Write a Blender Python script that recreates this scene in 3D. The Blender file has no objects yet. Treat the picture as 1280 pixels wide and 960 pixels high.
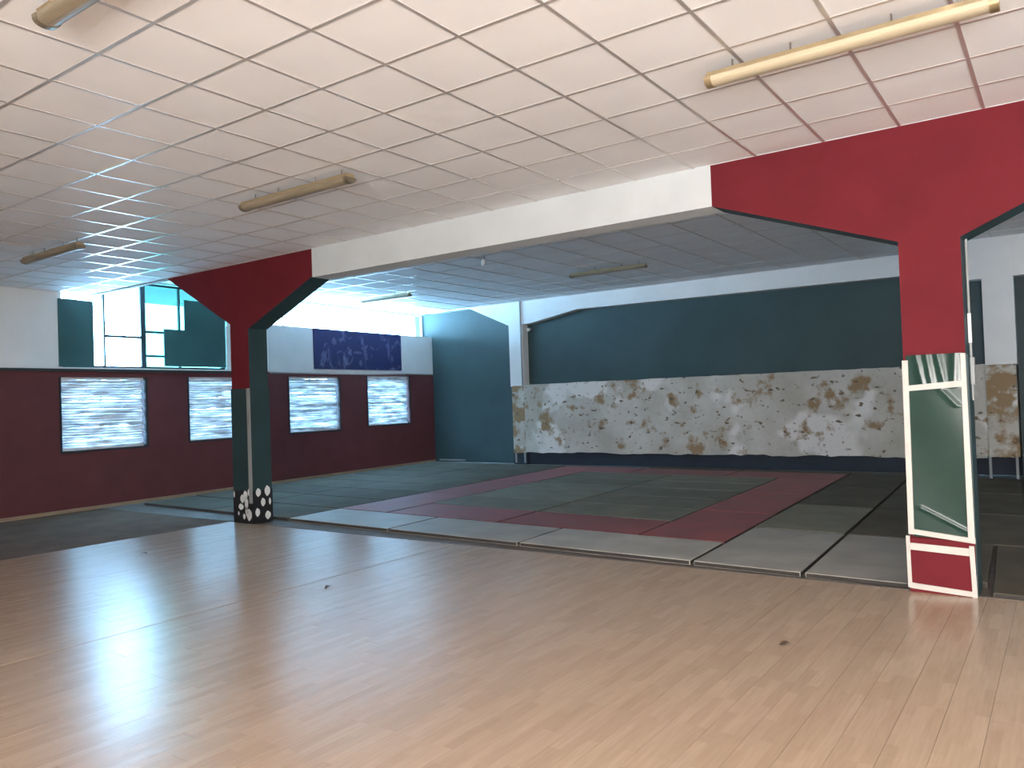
import bpy, bmesh, math, random
from mathutils import Vector, Matrix
random.seed(7)
SC = bpy.context.scene
COL = SC.collection

# ------------------------------------------------------------------ camera, sky, light, exposure
CAM_H = 1.687
YAW, PITCH, ROLL = math.radians(35.285), math.radians(1.131), math.radians(-1.994)
FPX = 981.74
F_ = Vector((-math.sin(YAW)*math.cos(PITCH), math.cos(YAW)*math.cos(PITCH), math.sin(PITCH)))
R0 = Vector((math.cos(YAW), math.sin(YAW), 0)); U0 = R0.cross(F_)
R_ = math.cos(ROLL)*R0 + math.sin(ROLL)*U0
U_ = -math.sin(ROLL)*R0 + math.cos(ROLL)*U0
cd = bpy.data.cameras.new('camera'); cam = bpy.data.objects.new('camera', cd); COL.objects.link(cam)
m3 = Matrix((R_, U_, -F_)).transposed()
cam.matrix_world = Matrix.Translation((0, 0, CAM_H)) @ m3.to_4x4()
cd.sensor_width = 36; cd.lens = FPX/1280*36; cd.clip_start = .05; cd.clip_end = 200
SC.camera = cam

world = bpy.data.worlds.new('sky'); SC.world = world; world.use_nodes = True
bg = world.node_tree.nodes['Background']
bg.inputs[0].default_value = (0.36, 0.69, 1.0, 1); bg.inputs[1].default_value = 45.0

def area(name, loc, rot, sx, sy, power, color, portal=False):
    l = bpy.data.lights.new(name, 'AREA'); l.shape = 'RECTANGLE'; l.size = sx; l.size_y = sy
    l.energy = power; l.color = color
    if portal: l.cycles.is_portal = True
    o = bpy.data.objects.new(name, l); COL.objects.link(o); o.location = loc; o.rotation_euler = rot
    return o

# added warm fill lamp behind the camera, set in a recess of solid wall
FRONT_Y = -3.4
area('added_front_fill', (1.5, FRONT_Y+.05, 1.50), (math.radians(90), 0, 0), 4.6, 2.1, 815, (1.0, .957, .928))

SC.view_settings.view_transform = 'Standard'
try: SC.view_settings.look = 'None'
except Exception: pass
SC.view_settings.gamma = 1; SC.view_settings.use_curve_mapping = False
SC.view_settings.exposure = 0.35

# ------------------------------------------------------------------ helpers
def to_px(p):
    v = Vector(p) - Vector((0, 0, CAM_H)); dd = v.dot(F_)
    if dd < .05: return None
    return 640+FPX*v.dot(R_)/dd, 480-FPX*v.dot(U_)/dd, dd

def in_view(pts, m=12):
    q = [to_px(p) for p in pts]
    q = [a for a in q if a]
    if not q: return False
    xs = [a[0] for a in q]; ys = [a[1] for a in q]
    return max(xs) > -m and min(xs) < 1280+m and max(ys) > -m and min(ys) < 960+m

def link(name, me, mat, parent=None, mats=None):
    o = bpy.data.objects.new(name, me); COL.objects.link(o)
    if len(me.materials) == 0:
        for mm in (mats or [mat]): me.materials.append(mm)
    if parent: o.parent = parent
    return o

def tag(o, label, cat, group=None, kind=None):
    if label: o['label'] = label
    if cat: o['category'] = cat
    if group: o['group'] = group
    if kind: o['kind'] = kind
    return o

def empty(name, loc=(0, 0, 0), rz=0):
    o = bpy.data.objects.new(name, None); COL.objects.link(o); o.location = loc; o.rotation_euler = (0, 0, rz)
    o.empty_display_size = .1
    return o

class MB:
    def __init__(s): s.v = []; s.f = []; s.mi = []; s.cur = 0
    def poly(s, pts):
        n = len(s.v); s.v += [tuple(p) for p in pts]; s.f.append(tuple(range(n, n+len(pts)))); s.mi.append(s.cur)
    def hexa(s, a):  # 8 corners: bottom 4 ccw then top 4
        n = len(s.v); s.v += [tuple(p) for p in a]
        for q in ((3,2,1,0),(4,5,6,7),(0,1,5,4),(1,2,6,5),(2,3,7,6),(3,0,4,7)):
            s.f.append(tuple(n+i for i in q)); s.mi.append(s.cur)
    def box(s, x0, x1, y0, y1, z0, z1, T=None):
        a = [(x0,y0,z0),(x1,y0,z0),(x1,y1,z0),(x0,y1,z0),(x0,y0,z1),(x1,y0,z1),(x1,y1,z1),(x0,y1,z1)]
        if T: a = [T(*p) for p in a]
        s.hexa(a)
    def prism(s, prof, axis_pts):  # prof: list of pts at A, same list offset for B
        A, B = axis_pts; n = len(prof); k = len(s.v)
        s.v += [tuple(Vector(p)+Vector(A)) for p in prof] + [tuple(Vector(p)+Vector(B)) for p in prof]
        s.f.append(tuple(range(k, k+n))[::-1]); s.mi.append(s.cur)
        s.f.append(tuple(range(k+n, k+2*n))); s.mi.append(s.cur)
        for i in range(n):
            j = (i+1) % n
            s.f.append((k+i, k+j, k+n+j, k+n+i)); s.mi.append(s.cur)
    def tube(s, a, b, r, n=10, r2=None):
        a, b = Vector(a), Vector(b); d = (b-a).normalized()
        u = d.orthogonal().normalized(); w = d.cross(u); r2 = r if r2 is None else r2
        k = len(s.v)
        for i in range(n):
            t = 2*math.pi*i/n; s.v.append(tuple(a+(u*math.cos(t)+w*math.sin(t))*r))
        for i in range(n):
            t = 2*math.pi*i/n; s.v.append(tuple(b+(u*math.cos(t)+w*math.sin(t))*r2))
        s.f.append(tuple(range(k, k+n))[::-1]); s.f.append(tuple(range(k+n, k+2*n))); s.mi += [s.cur]*2
        for i in range(n):
            j = (i+1) % n; s.f.append((k+i, k+j, k+n+j, k+n+i)); s.mi.append(s.cur)
    def mesh(s, name):
        me = bpy.data.meshes.new(name); me.from_pydata(s.v, [], s.f); me.update()
        bm = bmesh.new(); bm.from_mesh(me); bmesh.ops.recalc_face_normals(bm, faces=bm.faces); bm.to_mesh(me); bm.free()
        for p, m in zip(me.polygons, s.mi): p.material_index = m
        return me
    def build(s, name, mat, parent=None, mats=None, bevel=0, smooth=False):
        me = s.mesh(name)
        if bevel:
            bm = bmesh.new(); bm.from_mesh(me)
            bmesh.ops.bevel(bm, geom=[e for e in bm.edges], offset=bevel, segments=2, affect='EDGES', profile=.6)
            bm.to_mesh(me); bm.free()
        if smooth:
            for p in me.polygons: p.use_smooth = True
        return link(name, me, mat, parent, mats)

def box_obj(name, mat, parent, *b, T=None, bevel=0):
    m = MB(); m.box(*b, T=T); return m.build(name, mat, parent, bevel=bevel)

# ------------------------------------------------------------------ materials
MATS = {}
def nt(name):
    m = bpy.data.materials.new(name); m.use_nodes = True
    n = m.node_tree.nodes; l = m.node_tree.links
    return m, n, l, n['Principled BSDF']

def pos_node(n, l, scale=(1,1,1)):
    g = n.new('ShaderNodeNewGeometry'); mp = n.new('ShaderNodeMapping'); mp.inputs['Scale'].default_value = scale
    l.new(g.outputs['Position'], mp.inputs['Vector']); return mp.outputs['Vector']

def mat(name, col, rough=.6, var=.12, scale=3, bump=0, bscale=60, metal=0, spec=.5, stretch=(1,1,1), rvar=0, coat=0, coatr=.2, detail=5):
    m, n, l, b = nt(name)
    P = pos_node(n, l, stretch)
    tx = n.new('ShaderNodeTexNoise'); tx.inputs['Scale'].default_value = scale; tx.inputs['Detail'].default_value = detail
    l.new(P, tx.inputs['Vector'])
    rp = n.new('ShaderNodeValToRGB'); rp.color_ramp.elements[0].position = .3; rp.color_ramp.elements[1].position = .7
    rp.color_ramp.elements[0].color = (*[c*(1-var) for c in col], 1); rp.color_ramp.elements[1].color = (*[min(1, c*(1+var)) for c in col], 1)
    l.new(tx.outputs['Fac'], rp.inputs['Fac']); l.new(rp.outputs['Color'], b.inputs['Base Color'])
    b.inputs['Roughness'].default_value = rough; b.inputs['Metallic'].default_value = metal
    b.inputs['Specular IOR Level'].default_value = spec
    if coat: b.inputs['Coat Weight'].default_value = coat; b.inputs['Coat Roughness'].default_value = coatr
    if rvar:
        mr = n.new('ShaderNodeMapRange'); mr.inputs['To Min'].default_value = rough-rvar; mr.inputs['To Max'].default_value = rough+rvar
        l.new(tx.outputs['Fac'], mr.inputs['Value']); l.new(mr.outputs[0], b.inputs['Roughness'])
    if bump:
        t2 = n.new('ShaderNodeTexNoise'); t2.inputs['Scale'].default_value = bscale; t2.inputs['Detail'].default_value = 4
        l.new(P, t2.inputs['Vector'])
        bp = n.new('ShaderNodeBump'); bp.inputs['Strength'].default_value = bump; bp.inputs['Distance'].default_value = .01
        l.new(t2.outputs['Fac'], bp.inputs['Height']); l.new(bp.outputs['Normal'], b.inputs['Normal'])
    MATS[name] = m; return m

M_tile = mat('ceiling_tile_fibre', (.87, .872, .885), .85, .03, 1.6, .15, 220)
M_tbar = mat('ceiling_grid_metal', (.66, .62, .60), .28, .05, 4, metal=.5)
M_plenum = mat('plenum_board', (.2, .19, .18), .9)
M_white = mat('white_wall_paint', (.78, .80, .80), .6, .04, 2, .1, 40)
M_beam = mat('white_beam_paint', (.63, .675, .69), .65, .05, 2.5, .12, 30)
M_red = mat('crimson_wall_paint', (.150, .016, .023), .8, .10, 2.2, .15, 45, spec=.2)
M_redwall = mat('dark_red_wall_paint', (.125, .035, .038), .75, .10, 2.2, .12, 45)
M_teal = mat('dark_teal_paint', (.022, .052, .058), .55, .12, 2, .12, 35)
M_wallteal = mat('teal_wall_paint', (.034, .068, .072), .6, .12, 1.2, .12, 35)
M_navy = mat('navy_wall_paint', (.018, .028, .045), .7, .15, 2, .1, 40)
M_greyside = mat('grey_concrete_paint', (.30, .31, .31), .8, .08, 4, .1, 30)
M_frame = mat('dark_window_frame', (.02, .035, .045), .5)
M_ledge = mat('ledge_dark_paint', (.03, .045, .05), .5)
M_board = mat('green_board', (.026, .085, .085), .55, .1, 1.5)
M_strip = mat('white_strip', (.78, .80, .80), .5, .05)
M_tape = mat('white_tape', (.60, .575, .53), .55, .06, 8)
M_cover = mat('clear_plastic', (.62, .56, .44), .3)
M_diff = mat('aged_diffuser', (.50, .43, .30), .30, .10, 5, stretch=(.4, 3, 3), spec=.6)
M_gold = mat('brass_end_cap', (.55, .45, .28), .28, .12, 6, metal=.8)
M_hang = mat('hanger_steel', (.25, .23, .2), .4, metal=.7)
M_wood = mat('baseboard_wood', (.36, .27, .18), .5, .2, 4, stretch=(6, .5, 6))
M_darkfloor = mat('dark_matte_floor', (.17, .118, .085), .88, .16, 2.5, .08, 80, spec=.1)
M_edging = mat('brown_edging', (.15, .125, .105), .65, .15, 5)
M_leaf = mat('dry_leaf', (.08, .05, .03), .8, .3, 40)
M_pipe = mat('grey_pipe', (.32, .34, .34), .5)
M_black = mat('black_band', (.012, .013, .016), .55)
M_bulb = mat('white_bulb', (.85, .85, .83), .3)
M_rail = mat('blind_rail', (.7, .74, .78), .45)

def laminate():
    m, n, l, b = nt('beech_laminate')
    g = n.new('ShaderNodeNewGeometry'); sep = n.new('ShaderNodeSeparateXYZ'); l.new(g.outputs['Position'], sep.inputs[0])
    cmb = n.new('ShaderNodeCombineXYZ'); l.new(sep.outputs['Y'], cmb.inputs['X']); l.new(sep.outputs['X'], cmb.inputs['Y'])
    br = n.new('ShaderNodeTexBrick'); l.new(cmb.outputs[0], br.inputs['Vector'])
    br.inputs['Scale'].default_value = 1; br.inputs['Brick Width'].default_value = .42; br.inputs['Row Height'].default_value = .0643
    br.inputs['Mortar Size'].default_value = .0; br.inputs['Bias'].default_value = 0
    br.inputs['Color1'].default_value = (.47, .335, .230, 1); br.inputs['Color2'].default_value = (.535, .392, .275, 1); br.inputs['Mortar'].default_value = (.40, .27, .17, 1)
    br.offset = .37; br.offset_frequency = 3
    mp = n.new('ShaderNodeMapping'); mp.inputs['Scale'].default_value = (40, 2.5, 1); l.new(g.outputs['Position'], mp.inputs[0])
    no = n.new('ShaderNodeTexNoise'); no.inputs['Scale'].default_value = 1.5; no.inputs['Detail'].default_value = 6; l.new(mp.outputs[0], no.inputs[0])
    mix = n.new('ShaderNodeMix'); mix.data_type = 'RGBA'; mix.blend_type = 'MULTIPLY'; mix.inputs[0].default_value = .30
    rp = n.new('ShaderNodeValToRGB'); rp.color_ramp.elements[0].color = (.66, .60, .55, 1); rp.color_ramp.elements[1].color = (1, 1, 1, 1)
    rp.color_ramp.elements[0].position = .3; rp.color_ramp.elements[1].position = .65
    l.new(no.outputs[0], rp.inputs[0]); l.new(br.outputs['Color'], mix.inputs[6]); l.new(rp.outputs[0], mix.inputs[7])
    l.new(mix.outputs[2], b.inputs['Base Color'])
    b.inputs['Roughness'].default_value = .27; b.inputs['Specular IOR Level'].default_value = .85
    mp2 = n.new('ShaderNodeMapping'); mp2.inputs['Scale'].default_value = (7, .7, 1); l.new(g.outputs['Position'], mp2.inputs[0])
    n3 = n.new('ShaderNodeTexNoise'); n3.inputs['Scale'].default_value = 1; n3.inputs['Detail'].default_value = 2; l.new(mp2.outputs[0], n3.inputs[0])
    bp = n.new('ShaderNodeBump'); bp.inputs['Strength'].default_value = .10; bp.inputs['Distance'].default_value = .02
    l.new(n3.outputs[0], bp.inputs['Height']); l.new(bp.outputs[0], b.inputs['Normal'])
    return m
M_lam = laminate()

def plaster(name, seed=0.0, brown=0.0):
    m, n, l, b = nt(name)
    g = n.new('ShaderNodeNewGeometry'); mp = n.new('ShaderNodeMapping'); mp.inputs['Location'].default_value = (seed, seed*.7, seed*1.3)
    l.new(g.outputs['Position'], mp.inputs[0]); P = mp.outputs[0]
    def noise(s, d=6, r=.6, st=None):
        t = n.new('ShaderNodeTexNoise'); t.inputs['Scale'].default_value = s; t.inputs['Detail'].default_value = d; t.inputs['Roughness'].default_value = r
        if st:
            q = n.new('ShaderNodeMapping'); q.inputs['Scale'].default_value = st; l.new(P, q.inputs[0]); l.new(q.outputs[0], t.inputs[0])
        else: l.new(P, t.inputs[0])
        return t.outputs['Fac']
    def step(f, a, c):
        r = n.new('ShaderNodeMapRange'); r.inputs['From Min'].default_value = a; r.inputs['From Max'].default_value = c; r.clamp = True
        l.new(f, r.inputs[0]); return r.outputs[0]
    def mx(f, a, c):
        x = n.new('ShaderNodeMix'); x.data_type = 'RGBA'; l.new(f, x.inputs[0])
        for k, v in ((6, a), (7, c)):
            if isinstance(v, tuple): x.inputs[k].default_value = (*v, 1)
            else: l.new(v, x.inputs[k])
        return x.outputs[2]
    base = mx(step(noise(1.1, 5), .35, .65), (.44, .42, .365), (.60, .585, .54))
    base = mx(step(noise(.75, 3, .45), .56, .60), base, (.74, .72, .69))
    base = mx(step(noise(2.4, 6, .55), .560-brown, .64-brown), base, (.31, .215, .12))
    base = mx(step(noise(5.5, 4, .5, (1, 1, 1.6)), .615, .67), base, (.17, .125, .08))
    base = mx(step(noise(11, 4, .6), .66, .72), base, (.14, .12, .10))
    l.new(base, b.inputs['Base Color']); b.inputs['Roughness'].default_value = .9
    bp = n.new('ShaderNodeBump'); bp.inputs['Strength'].default_value = .5; bp.inputs['Distance'].default_value = .03
    l.new(noise(3, 8, .65), bp.inputs['Height']); l.new(bp.outputs[0], b.inputs['Normal'])
    return m
M_plaster = plaster('peeling_plaster', 3.1)
M_plaster_b = plaster('stained_plaster', 9.4, .09)

def mat_vinyl(name, c, rough=.42, spec=.5):
    m, n, l, b = nt(name); b.inputs['Specular IOR Level'].default_value = spec
    g = n.new('ShaderNodeNewGeometry'); oi = n.new('ShaderNodeObjectInfo')
    t = n.new('ShaderNodeTexNoise'); t.inputs['Scale'].default_value = 2.0; t.inputs['Detail'].default_value = 6; l.new(g.outputs['Position'], t.inputs[0])
    rp = n.new('ShaderNodeValToRGB'); rp.color_ramp.elements[0].position = .3; rp.color_ramp.elements[1].position = .72
    rp.color_ramp.elements[0].color = (*[x*.8 for x in c], 1); rp.color_ramp.elements[1].color = (*[x*1.22 for x in c], 1)
    l.new(t.outputs[0], rp.inputs[0])
    hv = n.new('ShaderNodeHueSaturation'); mr = n.new('ShaderNodeMapRange'); mr.inputs['To Min'].default_value = .86; mr.inputs['To Max'].default_value = 1.14
    l.new(oi.outputs['Random'], mr.inputs[0]); l.new(mr.outputs[0], hv.inputs['Value']); l.new(rp.outputs[0], hv.inputs['Color'])
    l.new(hv.outputs[0], b.inputs['Base Color'])
    r2 = n.new('ShaderNodeMapRange'); r2.inputs['To Min'].default_value = rough-.07; r2.inputs['To Max'].default_value = rough+.1; l.new(t.outputs[0], r2.inputs[0]); l.new(r2.outputs[0], b.inputs['Roughness'])
    t2 = n.new('ShaderNodeTexNoise'); t2.inputs['Scale'].default_value = 3; l.new(g.outputs['Position'], t2.inputs[0])
    bp = n.new('ShaderNodeBump'); bp.inputs['Strength'].default_value = .12; bp.inputs['Distance'].default_value = .03; l.new(t2.outputs[0], bp.inputs['Height']); l.new(bp.outputs[0], b.inputs['Normal'])
    return m
M_matside = mat('dark_mat_side', (.045, .04, .036), .8)
M_matgrey = mat_vinyl('grey_mat_vinyl', (.42, .40, .36))
M_matred = mat_vinyl('red_mat_vinyl', (.30, .085, .085), .5, .4)
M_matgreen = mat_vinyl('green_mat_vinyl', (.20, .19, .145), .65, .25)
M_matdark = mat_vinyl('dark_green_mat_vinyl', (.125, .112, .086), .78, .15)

def blind_mat():
    m, n, l, b = nt('crumpled_white_blind')
    g = n.new('ShaderNodeNewGeometry'); mp = n.new('ShaderNodeMapping'); mp.inputs['Scale'].default_value = (1, 1.6, 9); l.new(g.outputs['Position'], mp.inputs[0])
    t = n.new('ShaderNodeTexNoise'); t.inputs['Scale'].default_value = 1.6; t.inputs['Detail'].default_value = 4; l.new(mp.outputs[0], t.inputs[0])
    rp = n.new('ShaderNodeValToRGB'); rp.color_ramp.elements[0].position = .32; rp.color_ramp.elements[1].position = .66
    rp.color_ramp.elements[0].color = (.30, .31, .33, 1); rp.color_ramp.elements[1].color = (.88, .90, .92, 1)
    l.new(t.outputs[0], rp.inputs[0])
    d = n.new('ShaderNodeBsdfDiffuse'); tr = n.new('ShaderNodeBsdfTranslucent'); l.new(rp.outputs[0], d.inputs[0]); l.new(rp.outputs[0], tr.inputs[0])
    mx = n.new('ShaderNodeMixShader'); mx.inputs[0].default_value = .010; l.new(d.outputs[0], mx.inputs[1]); l.new(tr.outputs[0], mx.inputs[2])
    l.new(mx.outputs[0], n['Material Output'].inputs['Surface']); n.remove(b)
    return m
M_blind = blind_mat()

def glass_mat(name, tint=(.95, .98, 1), frost=0.0):
    m, n, l, b = nt(name)
    tr = n.new('ShaderNodeBsdfTransparent'); tr.inputs[0].default_value = (*tint, 1)
    gl = n.new('ShaderNodeBsdfGlossy'); gl.inputs['Roughness'].default_value = .05
    mx = n.new('ShaderNodeMixShader'); mx.inputs[0].default_value = .06
    l.new(tr.outputs[0], mx.inputs[1]); l.new(gl.outputs[0], mx.inputs[2])
    l.new(mx.outputs[0], n['Material Output'].inputs['Surface']); n.remove(b)
    return m
M_glass = glass_mat('window_glass')
M_glass_teal = glass_mat('teal_tinted_glass', (.26, .46, .43))

def banner_mat():
    m, n, l, b = nt('blue_banner_print')
    g = n.new('ShaderNodeNewGeometry')
    t = n.new('ShaderNodeTexNoise'); t.inputs['Scale'].default_value = 3.2; t.inputs['Detail'].default_value = 4; t.inputs['Distortion'].default_value = 1.2; l.new(g.outputs['Position'], t.inputs[0])
    rp = n.new('ShaderNodeValToRGB'); e = rp.color_ramp.elements; e[0].position = .55; e[1].position = .74
    e[0].color = (.026, .028, .115, 1); e[1].color = (.20, .22, .36, 1)
    l.new(t.outputs[0], rp.inputs[0]); l.new(rp.outputs[0], b.inputs['Base Color']); b.inputs['Roughness'].default_value = .5
    return m
M_banner = banner_mat()

def pad_mat():
    m, n, l, b = nt('shiny_green_vinyl')
    g = n.new('ShaderNodeNewGeometry')
    t = n.new('ShaderNodeTexNoise'); t.inputs['Scale'].default_value = 5; l.new(g.outputs['Position'], t.inputs[0])
    rp = n.new('ShaderNodeValToRGB'); rp.color_ramp.elements[0].color = (.012, .038, .030, 1); rp.color_ramp.elements[1].color = (.022, .060, .049, 1)
    l.new(t.outputs[0], rp.inputs[0]); l.new(rp.outputs[0], b.inputs['Base Color']); b.inputs['Roughness'].default_value = .20
    b.inputs['Specular IOR Level'].default_value = .4
    return m
M_pad = pad_mat()

# ------------------------------------------------------------------ room dimensions
H1 = 3.841          # front ceiling
H2 = 4.215          # rear ceiling
BY0, BY1 = 7.183, 7.51   # beam
XR = 4.2
YW, YF = 17.0, 16.75     # back wall infill plane, frame plane
SL = .062
ang = math.atan(SL)
WD = Vector((-math.sin(ang), math.cos(ang), 0)); WN = Vector((math.cos(ang), math.sin(ang), 0)); WO = Vector((-14.1, 6, 0))
def WL(s, n, z): return tuple(WO + WD*s + WN*n + Vector((0, 0, z)))
S0 = (FRONT_Y-6)/WD.y - .3
S1 = (YW-6)/WD.y + .02

def structure(o): o['kind'] = 'structure'; return o

# ------------------------------------------------------------------ left wall
wins = [(.54, 2.11, 1.055, 2.345), (3.05, 4.62, 1.085, 2.36), (5.65, 7.24, 1.10, 2.385), (8.26, 9.92, 1.14, 2.42)]
m = MB()
LEDGE = 2.484
T0, T1 = -.25, 0.0
cur = S0
for (a, b_, z0, z1) in wins:
    m.box(cur, a, T0, T1, 0, LEDGE, T=WL)
    m.box(a, b_, T0, T1, 0, z0, T=WL); m.box(a, b_, T0, T1, z1, LEDGE, T=WL)
    cur = b_
m.box(cur, S1+.3, T0, T1, 0, LEDGE, T=WL)
structure(m.build('wall_left', M_redwall))
# upper white wall
m = MB(); U0_, U1_ = -.47, -.22
m.box(S0, .70, U0_, U1_, LEDGE, 4.5, T=WL)
m.box(.70, 4.18, U0_, U1_, LEDGE, 2.53, T=WL)
m.box(4.18, 5.10, U0_, U1_, LEDGE, 4.5, T=WL)
m.box(.70, 4.18, U0_, U1_, 4.19, 4.5, T=WL)
m.box(5.10, S1+.3, U0_, 0, LEDGE-.035, 3.54, T=WL)
m.box(5.10, S1+.3, U0_, U1_, 4.20, 4.5, T=WL)
structure(m.build('wall_left_upper', M_white))
m = MB(); m.box(S0, 4.9, -.22, .035, 2.44, LEDGE+.004, T=WL)
structure(m.build('trim_1', M_ledge))
m = MB(); m.box(S0, 4.9, -.22, .045, LEDGE+.004, LEDGE+.022, T=WL)
structure(m.build('trim_2', M_strip))
m = MB(); m.box(S0, S1-.05, 0.0, .018, 0, .06, T=WL)
structure(m.build('baseboard_left', M_wood))

# deep eave outside, over all the windows of this wall
m = MB(); m.box(S0, S1+2.5, -3.05, -.47, 4.22, 4.36, T=WL); structure(m.build('roof_overhang', mat('eave_timber', (.10, .095, .09), .8)))

# lower windows, with frame and pane
for i, (a, b_, z0, z1) in enumerate(wins):
    w = empty('window_%d' % (i+1), WL(a, -.15, z0)); structure(w)
    def P(name, mt, *bx):
        o = box_obj(name, mt, None, *bx, T=WL); o.parent = w; o.matrix_parent_inverse = w.matrix_world.inverted(); return o
    w.matrix_world = Matrix.Translation(WL(a, -.15, z0))
    for (s0, s1, q0, q1) in ((a, a+.045, z0, z1), (b_-.045, b_, z0, z1), (a+.045, b_-.045, z0, z0+.045), (a+.045, b_-.045, z1-.045, z1)):
        P('window_frame', M_frame, s0, s1, -.19, -.13, q0, q1)
    P('mullion', M_frame, (a+b_)/2-.02, (a+b_)/2+.02, -.185, -.135, z0+.045, z1-.045)
    P('pane', M_glass, a+.045, (a+b_)/2-.02, -.164, -.158, z0+.045, z1-.045)
    P('pane', M_glass, (a+b_)/2+.02, b_-.045, -.164, -.158, z0+.045, z1-.045)
    # dark reveal trim round the opening, proud of the wall
    for (s0, s1, q0, q1) in ((a-.03, a, z0-.03, z1), (b_, b_+.045, z0-.03, z1), (a, b_, z0-.03, z0)):
        P('reveal_trim', M_frame, s0, s1, -.10, .012, q0, q1)

# blinds hang inside the openings, each a thing of its own
blind_lab = ['wide crumpled white venetian blind, leftmost, under the bright open window',
             'crumpled white venetian blind partly hidden behind the far red column',
             'crumpled white venetian blind just right of the far red column',
             'crumpled white venetian blind nearest the teal back wall corner']
for i, (a, b_, z0, z1) in enumerate(wins):
    bl = empty('venetian_blind'); tag(bl, blind_lab[i], 'blind', 'blinds in the red wall')
    bl.matrix_world = Matrix.Translation(WL(a, -.06, z0))
    def PP(o): o.parent = bl; o.matrix_parent_inverse = bl.matrix_world.inverted(); return o
    PP(box_obj('head_rail', M_rail, None, a+.01, b_-.01, -.09, -.04, z1-.045, z1-.005, T=WL))
    ns = 26; top = z1-.05; bot = z0+.04; pitch = (top-bot)/ns
    rnd = random.Random(100+i)
    for k in range(ns):
        zc = top-(k+.5)*pitch; m = MB()
        segs = 8; tilt0 = rnd.uniform(-.25, .2); sag = rnd.uniform(-.008, .012); pts = []
        e0 = a+.012+rnd.uniform(0, .02); e1 = b_-.012-rnd.uniform(0, .03)
        for j in range(segs+1):
            t = j/segs; s = e0+(e1-e0)*t
            dz = -sag*4*t*(1-t)+rnd.uniform(-.004, .004)*(1 if rnd.random() < .5 else 2.2); an = 1.12+tilt0+rnd.uniform(-.28, .28)
            hw = pitch*.74
            pts.append((WL(s, -.065-math.cos(an)*hw, zc+dz+math.sin(an)*hw), WL(s, -.062+.004, zc+dz), WL(s, -.065+math.cos(an)*hw, zc+dz-math.sin(an)*hw)))
        base = len(m.v)
        for q in pts: m.v += list(q)
        for j in range(segs):
            for r in range(2):
                A = base+j*3+r; m.f.append((A, A+3, A+4, A+1)); m.mi.append(0)
        PP(m.build('slat', M_blind, smooth=True))
    PP(box_obj('bottom_rail', M_rail, None, a+.015, b_-.02, -.085, -.05, z0+.005, z0+.035, T=WL))

# upper windows (open bay next to the beam, and the clerestory strip of the rear hall)
def upper_window(idx, s0, s1, z0, z1, mull, bars, tealpanes):
    w = empty('window_%d' % idx); w.matrix_world = Matrix.Translation(WL(s0, -.35, z0)); structure(w)
    def P(name, mt, *bx):
        o = box_obj(name, mt, None, *bx, T=WL); o.parent = w; o.matrix_parent_inverse = w.matrix_world.inverted(); return o
    f = .04
    for (a, b_, q0, q1) in ((s0, s0+f, z0, z1), (s1-f, s1, z0, z1), (s0+f, s1-f, z0, z0+f), (s0+f, s1-f, z1-f, z1)):
        P('window_frame', M_frame if idx == 5 else M_strip, a, b_, -.38, -.32, q0, q1)
    xs = [s0+f]+[c for c in mull]+[s1-f]
    for c, wd in mull.items(): P('mullion', M_frame if idx == 5 else M_rail, c-wd, c+wd, -.375, -.325, z0+f, z1-f)
    xs = sorted(xs)
    for k in range(len(xs)-1):
        a = xs[k]+(mull.get(xs[k], 0)); b_ = xs[k+1]-(mull.get(xs[k+1], 0))
        P('pane', M_glass_teal if k in tealpanes else M_glass, a, b_, -.353, -.347, z0+f, z1-f)
    for (a, b_, z) in bars: P('glazing_bar', M_frame, a, b_, -.37, -.325, z-.022, z+.022)
    return w
upper_window(5, .70, 4.18, 2.53, 4.19, {1.54: .016, 2.32: .05, 3.12: .016}, [(1.556, 2.27, 3.13), (2.37, 3.1, 3.25), (2.37, 3.1, 2.78)], (2, 3))
upper_window(6, 5.10, S1-.02, 3.54, 4.20, {5.84: .016, 7.92: .020, 9.9: .016}, [], ())
# sky portals just outside the glazing
rotp = (math.radians(90), 0, math.atan2(WD.y, WD.x)+math.pi)
def portal(s0, s1, z0, z1):
    c = WL((s0+s1)/2, -.55, (z0+z1)/2)
    o = area('sky_portal', c, (0, 0, 0), s1-s0, z1-z0, 1, (1, 1, 1), True)
    X = WD; Z = -WN; Y = Z.cross(X)
    o.matrix_world = Matrix.Translation(c) @ Matrix((X, Y, Z)).transposed().to_4x4()
portal(.7, 4.18, 2.5, 4.2); portal(5.1, S1, 3.5, 4.22)
for (a, b_, z0, z1) in wins: portal(a, b_, z0, z1)

# boards leaning in the open window bay
def board(label, s0, s1, z0, z1, n=-.19, poly=None):
    m = MB()
    pl = poly or [(s0, z0), (s1, z0), (s1, z1), (s0, z1)]
    A = [WL(s, n-.012, z) for s, z in pl]; B = [WL(s, n+.012, z) for s, z in pl]
    k = len(pl); m.v = A+B; m.f = [tuple(range(k))[::-1], tuple(range(k, 2*k))]+[(i, (i+1) % k, k+(i+1) % k, k+i) for i in range(k)]; m.mi = [0]*len(m.f)
    return tag(m.build('window_board', M_board), label, 'board', 'green boards over the upper window')
board('tall narrow green board left of the bright open window', .625, 1.25, 2.535, 3.73)
board('stepped green board covering the window beside the far red column', 0, 0, 0, 0, poly=[(2.665, 2.575), (4.10, 2.575), (4.10, 3.92), (3.13, 3.92), (3.13, 3.31), (2.665, 3.31)])
o = box_obj('window_batten', M_strip, None, 4.115, 4.175, -.215, -.17, 2.53, 3.45, T=WL); tag(o, 'slim white upright batten between green board and far red column', 'batten')

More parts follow.
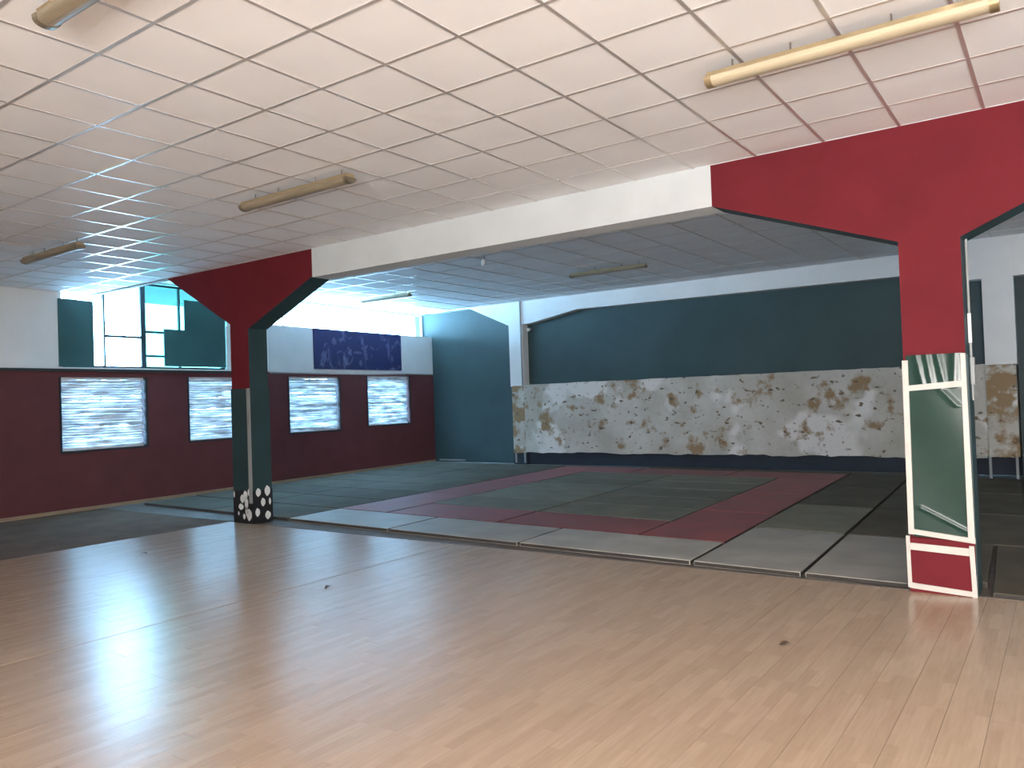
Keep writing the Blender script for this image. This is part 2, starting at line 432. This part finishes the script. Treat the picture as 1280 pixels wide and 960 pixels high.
# blue banner on the white wall
bn = empty('wall_banner'); tag(bn, 'wide dark blue banner with pale blotches on the white wall', 'banner'); bn.matrix_world = Matrix.Translation(WL(6.43, .01, 2.57))
o = box_obj('banner_sheet', M_banner, None, 6.43, 9.62, .002, .022, 2.57, 3.535, T=WL); o.parent = bn; o.matrix_parent_inverse = bn.matrix_world.inverted()
for (s, z, rs, rz) in ((6.75, 2.86, .09, .14), (7.92, 3.0, .16, .035), (8.18, 3.03, .05, .16), (8.02, 2.74, .06, .08), (9.1, 3.1, .045, .26), (7.1, 3.25, .08, .09), (8.1, 3.28, .05, .10)):
    mm = MB(); mm.poly([WL(s+rs*math.cos(t*math.pi/6)*(1+.25*math.sin(3*t)), .0235, z+rz*math.sin(t*math.pi/6)*(1+.2*math.cos(2*t))) for t in range(12)])
    o = mm.build('printed_blotch', mat('pale_print_%d' % int(s*100), (.10, .105, .21), .5), bn); o.parent = bn; o.matrix_parent_inverse = bn.matrix_world.inverted()

# ------------------------------------------------------------------ floor
FX = -10.35
m = MB(); m.box(-16, XR, FRONT_Y, YW+.2, -.12, -.014); structure(m.build('floor', M_edging))
m = MB(); m.box(-15.2, FX, FRONT_Y, 7.187, -.014, 0.0); structure(m.build('floor_left', M_darkfloor))  # darker matte strip along the left wall, up to the laminate edge
flr = empty('floor_laminate'); structure(flr)
PW, PL = .193, 1.29
planks = []
k = 0
x = -6.0
cols = []
while x > FX: cols.append((max(FX, x-PW), x)); x -= PW
x = -6.0+.016
while x < XR-.05: cols.append((x, min(XR-.02, x+PW))); x += PW
rnd = random.Random(5)
for (xa, xb) in cols:
    off = rnd.uniform(0, PL); y = FRONT_Y-off
    yend = 7.185
    while y < yend:
        ya, yb = max(FRONT_Y, y), min(yend, y+PL)
        if yb-ya > .03: planks.append((xa, xb, ya, yb))
        y += PL
vis = []; rest = []
for p_ in planks:
    c = ((p_[0]+p_[1])/2, (p_[2]+p_[3])/2, 0); q = to_px(c)
    if in_view([(p_[0], p_[2], 0), (p_[1], p_[2], 0), (p_[0], p_[3], 0), (p_[1], p_[3], 0), c]) and q:
        vis.append((q[2], p_))
    else: rest.append(p_)
vis.sort()
show = [p_ for _, p_ in vis[:300]]; rest += [p_ for _, p_ in vis[300:]]
def plank_into(m, p_, t):
    g = .0009; xa, xb, ya, yb = p_[0]+g, p_[1]-g, p_[2]+g, p_[3]-g
    m.hexa([(xa, ya, -.012), (xb, ya, -.012), (xb, yb, -.012), (xa, yb, -.012), (xa, ya, t[0]), (xb, ya, t[1]), (xb, yb, t[2]), (xa, yb, t[3])])
for p_ in show:
    m = MB(); tl = rnd.uniform(-.0004, .0004); plank_into(m, p_, (tl, -tl, -tl, tl)); m.build('plank', M_lam, flr)
m = MB()
for p_ in rest: plank_into(m, p_, (0, 0, 0, 0))
o = m.build('planks_beyond', M_lam, flr); o['kind'] = 'stuff'
m = MB(); m.box(-6.0, -5.984, FRONT_Y, 7.185, -.013, -.004); o = m.build('seam_filler', M_black, flr)
m = MB(); m.box(-14.15, XR, 7.187, 7.235, -.014, .004); structure(m.build('trim_3', M_edging, None))

# ------------------------------------------------------------------ judo mats
UN = 1.08
def MP(u, v): u *= UN; v *= UN; return (-3.1+u-.045*v, 7.33-.045*u+v)
MT = .05
def judo_mat(u0, u1, v0, v1, mt, label):
    g = .020
    c = [MP(u0+g, v0+g), MP(u1-g, v0+g), MP(u1-g, v1-g), MP(u0+g, v1-g)]
    ctr = MP((u0+u1)/2, (v0+v1)/2); j = random.uniform(-.004, .004)
    m = MB(); zz = MT+random.uniform(-.003, .002)
    lo = [(p[0]-ctr[0], p[1]-ctr[1], 0) for p in c]; hi = [(p[0], p[1], zz) for p in lo]
    m.hexa(lo+hi); m.mi = [1, 0, 1, 1, 1, 1]
    o = m.build('judo_mat', mt, None, [mt, M_matside], bevel=.007, smooth=False)
    o.location = (ctr[0], ctr[1], -.012); o.rotation_euler.z = j
    return tag(o, label, 'mat', 'judo mats on the hall floor')
ordn = ['nearest', 'second', 'third', 'fourth', 'fifth', 'sixth', 'seventh', 'farthest']
for k, (a, b_) in enumerate(((-6, -4), (-4, -2), (-2, 0))):
    judo_mat(a, b_, 0, 1, M_matgrey, ['shiny pale grey mat in the front row, nearest the far column', 'middle grey mat of the front row along the wooden floor', 'grey mat in the front row just left of the corner gap'][k])
for k in range(3):
    judo_mat(-6, -5, 1+2*k, 3+2*k, M_matred, '%s red mat of the left red border strip' % ['nearest', 'middle', 'farthest'][k])
    judo_mat(-1, 0, 1+2*k, 3+2*k, M_matred, '%s red mat of the right red border strip' % ['nearest', 'middle', 'farthest'][k])
judo_mat(-5, -3, 1, 2, M_matred, 'left red mat of the front red border row')
judo_mat(-3, -1, 1, 2, M_matred, 'faded pink-red mat of the front red border, right one')
for k, (a, b_) in enumerate(((-6, -4), (-4, -2), (-2, 0))):
    judo_mat(a, b_, 7, 8, M_matred, '%s red mat of the far red border row by the back wall' % ['left', 'middle', 'right'][k])
rown = ['front', 'second', 'third', 'fourth', 'rearmost']
for r in range(5):
    for k, (a, b_) in enumerate(((-5, -3), (-3, -1))):
        judo_mat(a, b_, 2+r, 3+r, M_matgreen, '%s dark green mat in the %s row inside the red border' % (['left', 'right'][k], rown[r]))
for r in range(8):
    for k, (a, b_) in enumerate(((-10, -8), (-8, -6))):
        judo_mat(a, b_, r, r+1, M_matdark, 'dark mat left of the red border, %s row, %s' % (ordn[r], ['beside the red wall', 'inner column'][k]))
for r in range(4):
    judo_mat(0, 1, 2*r, 2*r+2, M_matgrey if r == 0 else (M_matgreen if r == 1 else M_matdark), '%s grey mat of the lengthwise column beside the right red border' % ['nearest', 'second', 'third', 'farthest'][r])
for r in range(4):
    judo_mat(1, 1.84, 2*r, 2*r+2, M_matgrey if r == 0 else M_matdark, '%s grey mat of the lengthwise column left of the near column' % ['nearest', 'second', 'third', 'farthest'][r])
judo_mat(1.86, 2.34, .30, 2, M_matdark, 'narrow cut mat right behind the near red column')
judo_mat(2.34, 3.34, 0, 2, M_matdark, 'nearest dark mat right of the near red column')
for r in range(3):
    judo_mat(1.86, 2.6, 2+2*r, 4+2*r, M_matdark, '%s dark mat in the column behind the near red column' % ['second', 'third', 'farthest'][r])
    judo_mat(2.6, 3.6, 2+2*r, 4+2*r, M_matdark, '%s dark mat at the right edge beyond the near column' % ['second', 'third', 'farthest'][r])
for k, (a, b_) in enumerate(((-4, -2), (-2, 0), (0, 1))):
    judo_mat(a, b_, 8, 8.45, M_matdark, '%s cut dark strip mat against the back wall' % ['left', 'middle', 'right'][k])

# ------------------------------------------------------------------ ceilings
def ceiling(name, x0, x1, y0, y1, gx, gy, pitch, z, clipx=None):
    root = empty(name); structure(root)
    half = .012
    xs = []; t = gx-math.ceil((gx-x0)/pitch)*pitch
    while t < x1+pitch: xs.append(t); t += pitch
    ys = []; t = gy-math.ceil((gy-y0)/pitch)*pitch
    while t < y1+pitch: ys.append(t); t += pitch
    me_full = None; vis = []; rest = []
    for i in range(len(xs)-1):
        for j in range(len(ys)-1):
            a, b_, c, d_ = max(xs[i], x0), min(xs[i+1], x1), max(ys[j], y0), min(ys[j+1], y1)
            if b_-a < .03 or d_-c < .03: continue
            q = to_px(((a+b_)/2, (c+d_)/2, z))
            if q and in_view([(a, c, z), (b_, c, z), (b_, d_, z), (a, d_, z)]): vis.append((q[2], (a, b_, c, d_)))
            else: rest.append((a, b_, c, d_))
    vis.sort(); show = vis[:300]; rest += [t_[1] for t_ in vis[300:]]
    r2 = random.Random(11)
    for _, (a, b_, c, d_) in show:
        full = abs(b_-a-pitch) < 1e-4 and abs(d_-c-pitch) < 1e-4
        if full and me_full: me = me_full
        else:
            mm = MB(); hx, hy = (b_-a)/2-.001, (d_-c)/2-.001; mm.box(-hx, hx, -hy, hy, 0, .014); me = mm.mesh('ceiling_tile')
            if full: me_full = me
        o = link('ceiling_tile', me, M_tile, root)
        o.location = ((a+b_)/2, (c+d_)/2, z+.006+r2.uniform(0, .002)); o.rotation_euler = (r2.uniform(-.0025, .0025), r2.uniform(-.0025, .0025), 0)
    if rest:
        mm = MB()
        for (a, b_, c, d_) in rest: mm.box(a+.001, b_-.001, c+.001, d_-.001, z+.007, z+.02)
        o = mm.build('tiles_beyond', M_tile, root); o['kind'] = 'stuff'
    for t in xs:
        if x0+.02 < t < x1-.02: box_obj('grid_runner', M_tbar, root, t-half, t+half, y0, y1, z, z+.0055)
    for t in ys:
        if y0+.02 < t < y1-.02: box_obj('grid_cross_bar', M_tbar, root, x0, x1, t-half, t+half, z+.0004, z+.0058)
    box_obj('backing', M_plenum, root, x0, x1+.3, y0-.3, y1, z+.05, z+.10)
    return root
ceiling('ceiling', -14.62, XR, FRONT_Y, BY0, -3.457, 2.414, .6, H1)
ceiling('ceiling_rear', -15.02, XR, BY1, YW, -5.49, BY1+.42, .75, H2)

# beam, fascia
m = MB(); m.box(-8.36, -2.69, BY0, BY1, 3.451, H1); m.box(.93, XR, BY0, BY1, 3.451, H1); m.box(-11.87, XR, BY0+.003, BY1-.003, H1, 4.4)
structure(m.build('ceiling_beam', M_beam))
m = MB(); m.box(-15.4, -11.87, BY0, BY0+.10, H1-.012, 4.4); m.box(-15.4, -11.87, BY0+.1, BY1, H2, 4.4)
structure(m.build('trim_4', M_greyside))

# ------------------------------------------------------------------ support columns
def column(name, prof, label):
    root = empty(name, ((prof[0][0]+prof[1][0])/2, BY0, 0)); tag(root, label, 'column', 'flared red columns carrying the beam')
    root.matrix_world = Matrix.Translation(root.location)
    m = MB(); k = len(prof)
    m.v = [(x, BY0, z) for x, z in prof]+[(x, BY1, z) for x, z in prof]
    m.f = [tuple(range(k))[::-1], tuple(range(k, 2*k))]+[(i, (i+1) % k, k+(i+1) % k, k+i) for i in range(k)]
    m.mi = [0, 1]+[1]*k
    me = bpy.data.meshes.new('flared_shaft'); me.from_pydata(m.v, [], m.f); me.update()
    bm = bmesh.new(); bm.from_mesh(me); bmesh.ops.recalc_face_normals(bm, faces=bm.faces); bm.to_mesh(me); bm.free()
    for p_, mi in zip(me.polygons, m.mi): p_.material_index = mi
    o = link('flared_shaft', me, None, root, [M_red, M_teal]); o.matrix_parent_inverse = root.matrix_world.inverted()
    def add(o): o.parent = root; o.matrix_parent_inverse = root.matrix_world.inverted(); return o
    return root, add
# far column
prof = [(-10.23, 0), (-9.80, 0), (-9.80, 2.86), (-8.36, 3.465), (-8.36, H1), (-11.87, H1), (-10.23, 2.96)]
root, add = column('support_column', prof, 'far red flared column with green lower half and spotted base')
add(box_obj('green_casing', M_teal, None, -10.24, -9.79, BY0-.012, BY1+.01, .48, 1.985))
add(box_obj('edge_strip', M_greyside, None, -9.855, -9.785, BY0-.022, BY0-.008, .30, 1.985))
band = add(box_obj('base_band', M_black, None, -10.245, -9.785, BY0-.014, BY1+.012, 0, .48))
def disc(c, u, w, ru, rw, mt, name='white_spot'):
    m = MB(); m.poly([tuple(Vector(c)+u*ru*math.cos(t*math.pi/7)+w*rw*math.sin(t*math.pi/7)*(1+.12*math.sin(2*t))) for t in range(14)]); return m.build(name, mt, band)
ex, ey, ez = Vector((1, 0, 0)), Vector((0, 1, 0)), Vector((0, 0, 1))
for (x, z, r, r2) in ((-10.22, .42, .02, .05), (-10.02, .36, .055, .06), (-9.95, .42, .05, .06), (-10.06, .24, .06, .045), (-9.93, .29, .04, .10), (-9.86, .46, .035, .05), (-9.99, .10, .03, .04), (-9.87, .13, .06, .085), (-10.12, .14, .02, .03), (-9.93, .18, .03, .07)):
    disc((x, BY0-.0165, z), ex, ez, r, r2, M_strip)
for (y, z, r, r2) in ((7.27, .45, .045, .06), (7.43, .46, .05, .075), (7.35, .30, .04, .06), (7.47, .30, .02, .05), (7.43, .10, .05, .06), (7.25, .16, .04, .06)):
    disc((-9.785+.002, y, z), ey, ez, r, r2, M_strip)
# near column
prof = [(-1.107, 0), (-.657, 0), (-.657, 2.86), (.64, 3.451), (.93, 3.451), (.93, H1), (-2.69, H1), (-2.69, 3.451), (-1.107, 2.885)]
root, add = column('support_column', prof, 'near red flared column with green vinyl pad and white tape')
# wrinkled vinyl pad
m = MB(); nx, nz = 24, 160; px0, px1, pz0, pz1 = -1.085, -.668, .45, 1.935
def bulge(x, z):
    u = (x-px0)/(px1-px0); d = .020
    if z > 1.66:
        for (c, a, w) in ((.18, .30, .05), (.36, .22, .05), (.55, .30, .045), (.85, -.10, .06)):
            uu = u-(c+a*(1.93-z)*1.4); d += .010*math.exp(-(uu/w)**2)
    d += .008*math.exp(-(((u-.62)-(1.63-z)*2.0)/.05)**2)*(1 if 1.5 < z < 1.66 else 0)
    d += .010*math.exp(-(((z-.62)+(u-.45)*.22)/.012)**2)*(1 if u > .12 else 0)
    d += .004*math.sin(z*4+u*3)
    return d
grid = [[(px0+(px1-px0)*i/nx, BY0-bulge(px0+(px1-px0)*i/nx, pz0+(pz1-pz0)*j/nz), pz0+(pz1-pz0)*j/nz) for i in range(nx+1)] for j in range(nz+1)]
for row in grid: m.v += row
for j in range(nz):
    for i in range(nx):
        a = j*(nx+1)+i; m.f.append((a, a+1, a+nx+2, a+nx+1)); m.mi.append(0)
o = m.build('vinyl_pad', M_pad, smooth=True)
add(o); host = o
add(box_obj('side_pad', M_teal, None, -.659, -.642, BY0-.01, BY1+.005, .0, 1.92))
TY0, TY1 = BY0-.042, BY0-.030
def tape(pts, mt=M_tape, dy=0):
    m = MB(); k = 4; m.v = [(x, TY0+dy, z) for x, z in pts]+[(x, TY1+.03, z) for x, z in pts]
    m.f = [(3, 2, 1, 0), (4, 5, 6, 7), (0, 1, 5, 4), (1, 2, 6, 5), (2, 3, 7, 6), (3, 0, 4, 7)]; m.mi = [0]*6
    return m.build('tape_strip', mt, host)
tape([(-1.119, .47), (-1.077, .47), (-1.068, 1.895), (-1.112, 1.895)])
tape([(-.694, .44), (-.648, .44), (-.656, 1.93), (-.690, 1.93)])
tape([(-1.075, 1.643), (-.69, 1.665), (-.69, 1.715), (-1.075, 1.688)], dy=-.003)
tape([(-1.10, .475), (-.645, .425), (-.645, .465), (-1.10, .515)], dy=-.003)
o = box_obj('red_base_box', M_red, None, -1.125, -.650, BY0-.030, BY1+.008, 0, .44); add(o); host = o
tape([(-1.138, .035), (-1.108, .035), (-1.112, .455), (-1.140, .455)])
tape([(-.680, .0), (-.646, .0), (-.655, .405), (-.690, .405)])
tape([(-1.11, .345), (-.69, .325), (-.69, .385), (-1.11, .400)], dy=-.003)
tape([(-1.12, .030), (-.68, .005), (-.68, .045), (-1.12, .075)], dy=-.003)
m = MB(); m.tube((-.638, 7.40, 1.55), (-.638, 7.40, 2.93), .010); add(m.build('conduit', M_pipe))
add(box_obj('conduit_sleeve', M_strip, None, -.650, -.626, 7.385, 7.415, 2.02, 2.26))
add(box_obj('junction_box', M_pipe, None, -.655, -.615, 7.36, 7.44, 1.68, 1.90))
add(box_obj('conduit_clip', M_strip, None, -.652, -.626, 7.38, 7.42, 2.88, 2.93))

# ------------------------------------------------------------------ back wall
m = MB(); m.box(-15.4, XR, YW, YW+.2, 0, 4.5); structure(m.build('wall_back', M_wallteal))
m = MB()
for pf in ([(-14.72, 4.20), (-13.18, 4.19), (-11.90, 3.62), (-11.47, 3.62), (-11.23, 3.63), (-9.84, 3.86), (-1.3, 3.80), (-1.3, 4.4), (-14.72, 4.4)],):
    m.prism([(x, YF, z) for x, z in pf], ((0, 0, 0), (0, YW-YF, 0)))
structure(m.build('wall_back_frame', M_white))
m = MB(); m.box(-11.90, -11.47, YF, YW, 2.02, 3.62); o = structure(m.build('wall_back_pilaster', M_white))
m = MB(); m.box(-11.89, -11.47, YF+.02, YW, 0, .31); structure(m.build('wall_back_pilaster_foot', M_navy))
for xx in (-11.80, -11.52):
    m = MB(); m.box(xx-.025, xx+.025, YF-.004, YF+.02, .04, .31); structure(m.build('trim_5', M_greyside))
# plaster dado, slightly ragged lower edge
def plaster_panel(name, x0, x1, y0, y1, z0, z1, mt, rag=.02, n=60):
    m = MB(); rr = random.Random(int(abs(x0)*100)); bot = []; top = []
    for i in range(n+1):
        x = x0+(x1-x0)*i/n; bot.append((x, z0+rr.uniform(-rag, rag))); top.append((x, z1+rr.uniform(-.006, .006)))
    for i in range(n):
        a, b_, c, d_ = bot[i], bot[i+1], top[i+1], top[i]
        m.hexa([(a[0], y0, a[1]), (b_[0], y0, b_[1]), (b_[0], y1, b_[1]), (a[0], y1, a[1]), (d_[0], y0, d_[1]), (c[0], y0, c[1]), (c[0], y1, c[1]), (d_[0], y1, d_[1])])
    me = m.mesh(name); bm = bmesh.new(); bm.from_mesh(me); bmesh.ops.remove_doubles(bm, verts=bm.verts, dist=1e-5); bm.to_mesh(me); bm.free()
    o = link(name, me, mt); return structure(o)
plaster_panel('wall_back_plaster', -11.46, -1.25, YF-.03, YW, .315, 2.055, M_plaster)
plaster_panel('wall_back_plaster_pier', -11.84, -11.46, YF-.035, YW, .30, 2.035, M_plaster_b, .008, 6)
m = MB(); m.box(-11.45, XR, YF+.12, YW, 0, .32); structure(m.build('baseboard_back', M_navy))
m = MB(); m.box(-14.6, -13.7, YW-.05, YW, 0.04, .075); structure(m.build('trim_6', M_greyside))
# pier at the right of the back wall
m = MB(); m.box(-1.171, -.70, 16.0, YW, 2.0, 4.25); m.box(-1.9, XR, 16.02, 16.4, 3.52, 4.25); structure(m.build('wall_back_pier', M_white))
m = MB(); m.box(-1.9, -1.171, 16.3, YW, 2.0, 3.52); m.box(-.70, XR, 16.3, YW, 0, 3.52); structure(m.build('wall_back_infill', M_teal))
plaster_panel('wall_back_plaster_right', -1.38, -1.17, 16.05, 16.3, .40, 2.02, M_plaster, .01, 6)
plaster_panel('wall_back_pier_plaster', -1.17, -.72, 15.97, YW, .40, 2.0, M_plaster_b, .01, 10)
for xx in (-1.16, -.765):
    m = MB(); m.box(xx-.02, xx+.02, 15.975, 16.02, .0, .40); structure(m.build('trim_7', M_greyside))
m = MB(); m.tube((-11.50, YF-.03, 2.04), (-11.50, YF-.03, H2), .022); o = m.build('drain_pipe', M_pipe); tag(o, 'thin grey pipe running up the white pilaster on the back wall', 'pipe')
# small lamp on back wall
wl = empty('wall_lamp', (-11.36, YW, 3.50)); tag(wl, 'small white lamp high on the teal back wall beside the pilaster', 'lamp')
m = MB(); m.tube((0, -.06, 0), (0, 0, 0), .03); m.build('lamp_base', M_pipe, wl)
m = MB(); m.tube((0, -.15, -.02), (0, -.06, 0), .05, 12, .03); m.build('lamp_head', M_bulb, wl)

# ------------------------------------------------------------------ walls out of view
m = MB(); m.box(XR, XR+.2, FRONT_Y-.3, YW+.2, 0, 4.5); structure(m.build('wall_right', M_white))
m = MB(); m.box(-15.5, -1.0, FRONT_Y-.2, FRONT_Y, 0, 4.5); m.box(4.0, XR, FRONT_Y-.2, FRONT_Y, 0, 4.5); m.box(-1.0, 4.0, FRONT_Y-.2, FRONT_Y, 0, .45); m.box(-1.0, 4.0, FRONT_Y-.2, FRONT_Y, 2.65, 4.5); m.box(-1.0, 4.0, FRONT_Y-.2, FRONT_Y-.05, .45, 2.65)
structure(m.build('wall_front', M_white))

# ------------------------------------------------------------------ fluorescent fixtures
M_diff_shaded = mat('shaded_diffuser', (.27, .225, .155), .4, .2, 5, stretch=(.4, 3, 3))  # darker diffuser copy: shade on the less lit fixtures put into the colour
M_cap_shaded = mat('shaded_end_cap', (.26, .22, .16), .4, .2, 6, metal=.6)  # end caps darkened to match, shade again in the colour
def fixture(x0, x1, y, zc, label, shaded=True):
    L = x1-x0; root = empty('fluorescent_fixture', ((x0+x1)/2, y, zc)); tag(root, label, 'ceiling light', 'fluorescent ceiling fixtures')
    hl = L/2
    box_obj('back_channel', M_gold, root, -hl+.01, hl-.01, -.045, .045, -.045, -.012)
    prof = []
    for t in range(13):
        a = math.pi*t/12; prof.append((0, -.060*math.cos(a), -.045-.048*math.sin(a)**.7))
    m = MB(); m.prism(prof, ((-hl+.03, 0, 0), (hl-.03, 0, 0))); dif = m.build('diffuser', M_diff_shaded if shaded else M_diff, root, smooth=False)
    for sx in (-1, 1):
        pr = [(0, p[1]*1.08, -.04+(p[2]+.04)*1.08) for p in prof]
        a = sx*hl; b_ = sx*(hl-.045); m = MB(); m.prism(pr, ((min(a, b_), 0, 0), (max(a, b_), 0, 0))); m.build('end_cap', M_cap_shaded if shaded else M_gold, root, bevel=0)
    for fx in (-.8, -.35, .35, .8):
        m = MB(); m.tube((fx*hl, .03, -.015), (fx*hl, .03, .10), .006, 6); m.build('hanger', M_hang, root)
    for fx in (-.55, 0, .55):
        box_obj('cover_clip', M_tape, dif, fx*hl-.02, fx*hl+.02, .04, .058, -.065, -.03)
    return root
ZF = H1-.055-.05
fixture(-1.86, -.22, 4.97, H1-.10+.045, 'bright cream fluorescent fixture nearest, before the near red column', False)
fixture(-6.77, -5.2, 4.95, H1-.10+.045, 'shaded fluorescent fixture in the middle of the front ceiling')
fixture(-11.15, -9.68, 4.75, H1-.10+.045, 'dim fluorescent fixture at far left by the bright window')
fixture(-4.25, -2.68, 1.93, H1-.10+.045, 'fluorescent fixture cut off by the top left corner')
fixture(-8.0, -6.35, 13.45, H2-.10+.045, 'dim fluorescent fixture on the rear ceiling before the teal wall')
fixture(-13.4, -11.9, 13.0, H2-.10+.045, 'dim fluorescent fixture on the rear ceiling near the clerestory')

# bare bulb under the rear ceiling
bb = empty('bare_bulb', (-8.25, 10.92, H2)); tag(bb, 'small white bare bulb hanging under the rear ceiling', 'bulb')
m = MB(); m.tube((0, 0, -.06), (0, 0, .004), .03, 10); m.build('bulb_socket', M_pipe, bb)
m = MB()
ring = [(.02, -.06), (.035, -.09), (.04, -.13), (.03, -.165), (.008, -.18)]
for r, z in ring:
    for i in range(12): m.v.append((r*math.cos(i*math.pi/6), r*math.sin(i*math.pi/6), z))
for k in range(len(ring)-1):
    for i in range(12): m.f.append((k*12+i, k*12+(i+1) % 12, (k+1)*12+(i+1) % 12, (k+1)*12+i)); m.mi.append(0)
m.f.append(tuple(range(48, 60))); m.mi.append(0)
m.build('bulb_glass', M_bulb, bb, smooth=True)

# dry leaves on the laminate
for (x, y, rz, s, lab) in ((-9.04, 5.08, .4, .055, 'small dark dry leaf on the wood floor nearest the red wall'), (-5.67, 4.95, 1.9, .055, 'small dark dry leaf beside the long floor seam'), (-1.60, 5.29, .9, .045, 'small dark dry leaf on the wood floor before the near column')):
    m = MB(); n = 10
    up = []
    for i in range(n+1):
        t = i/n; w = math.sin(math.pi*t)**.8*.42; c = .18*math.sin(math.pi*t)+.10*t
        up.append([(-s+2*s*t, -w*s, s*(c+.35*w)), (-s+2*s*t, 0, s*c+.002), (-s+2*s*t, w*s, s*(c+.5*w))])
    for r in up: m.v += r
    for i in range(n):
        for r in range(2): a = i*3+r; m.f.append((a, a+3, a+4, a+1)); m.mi.append(0)
    o = m.build('dry_leaf', M_leaf, smooth=True); o.location = (x, y, .001); o.rotation_euler.z = rz; tag(o, lab, 'leaf', 'dry leaves on the floor')
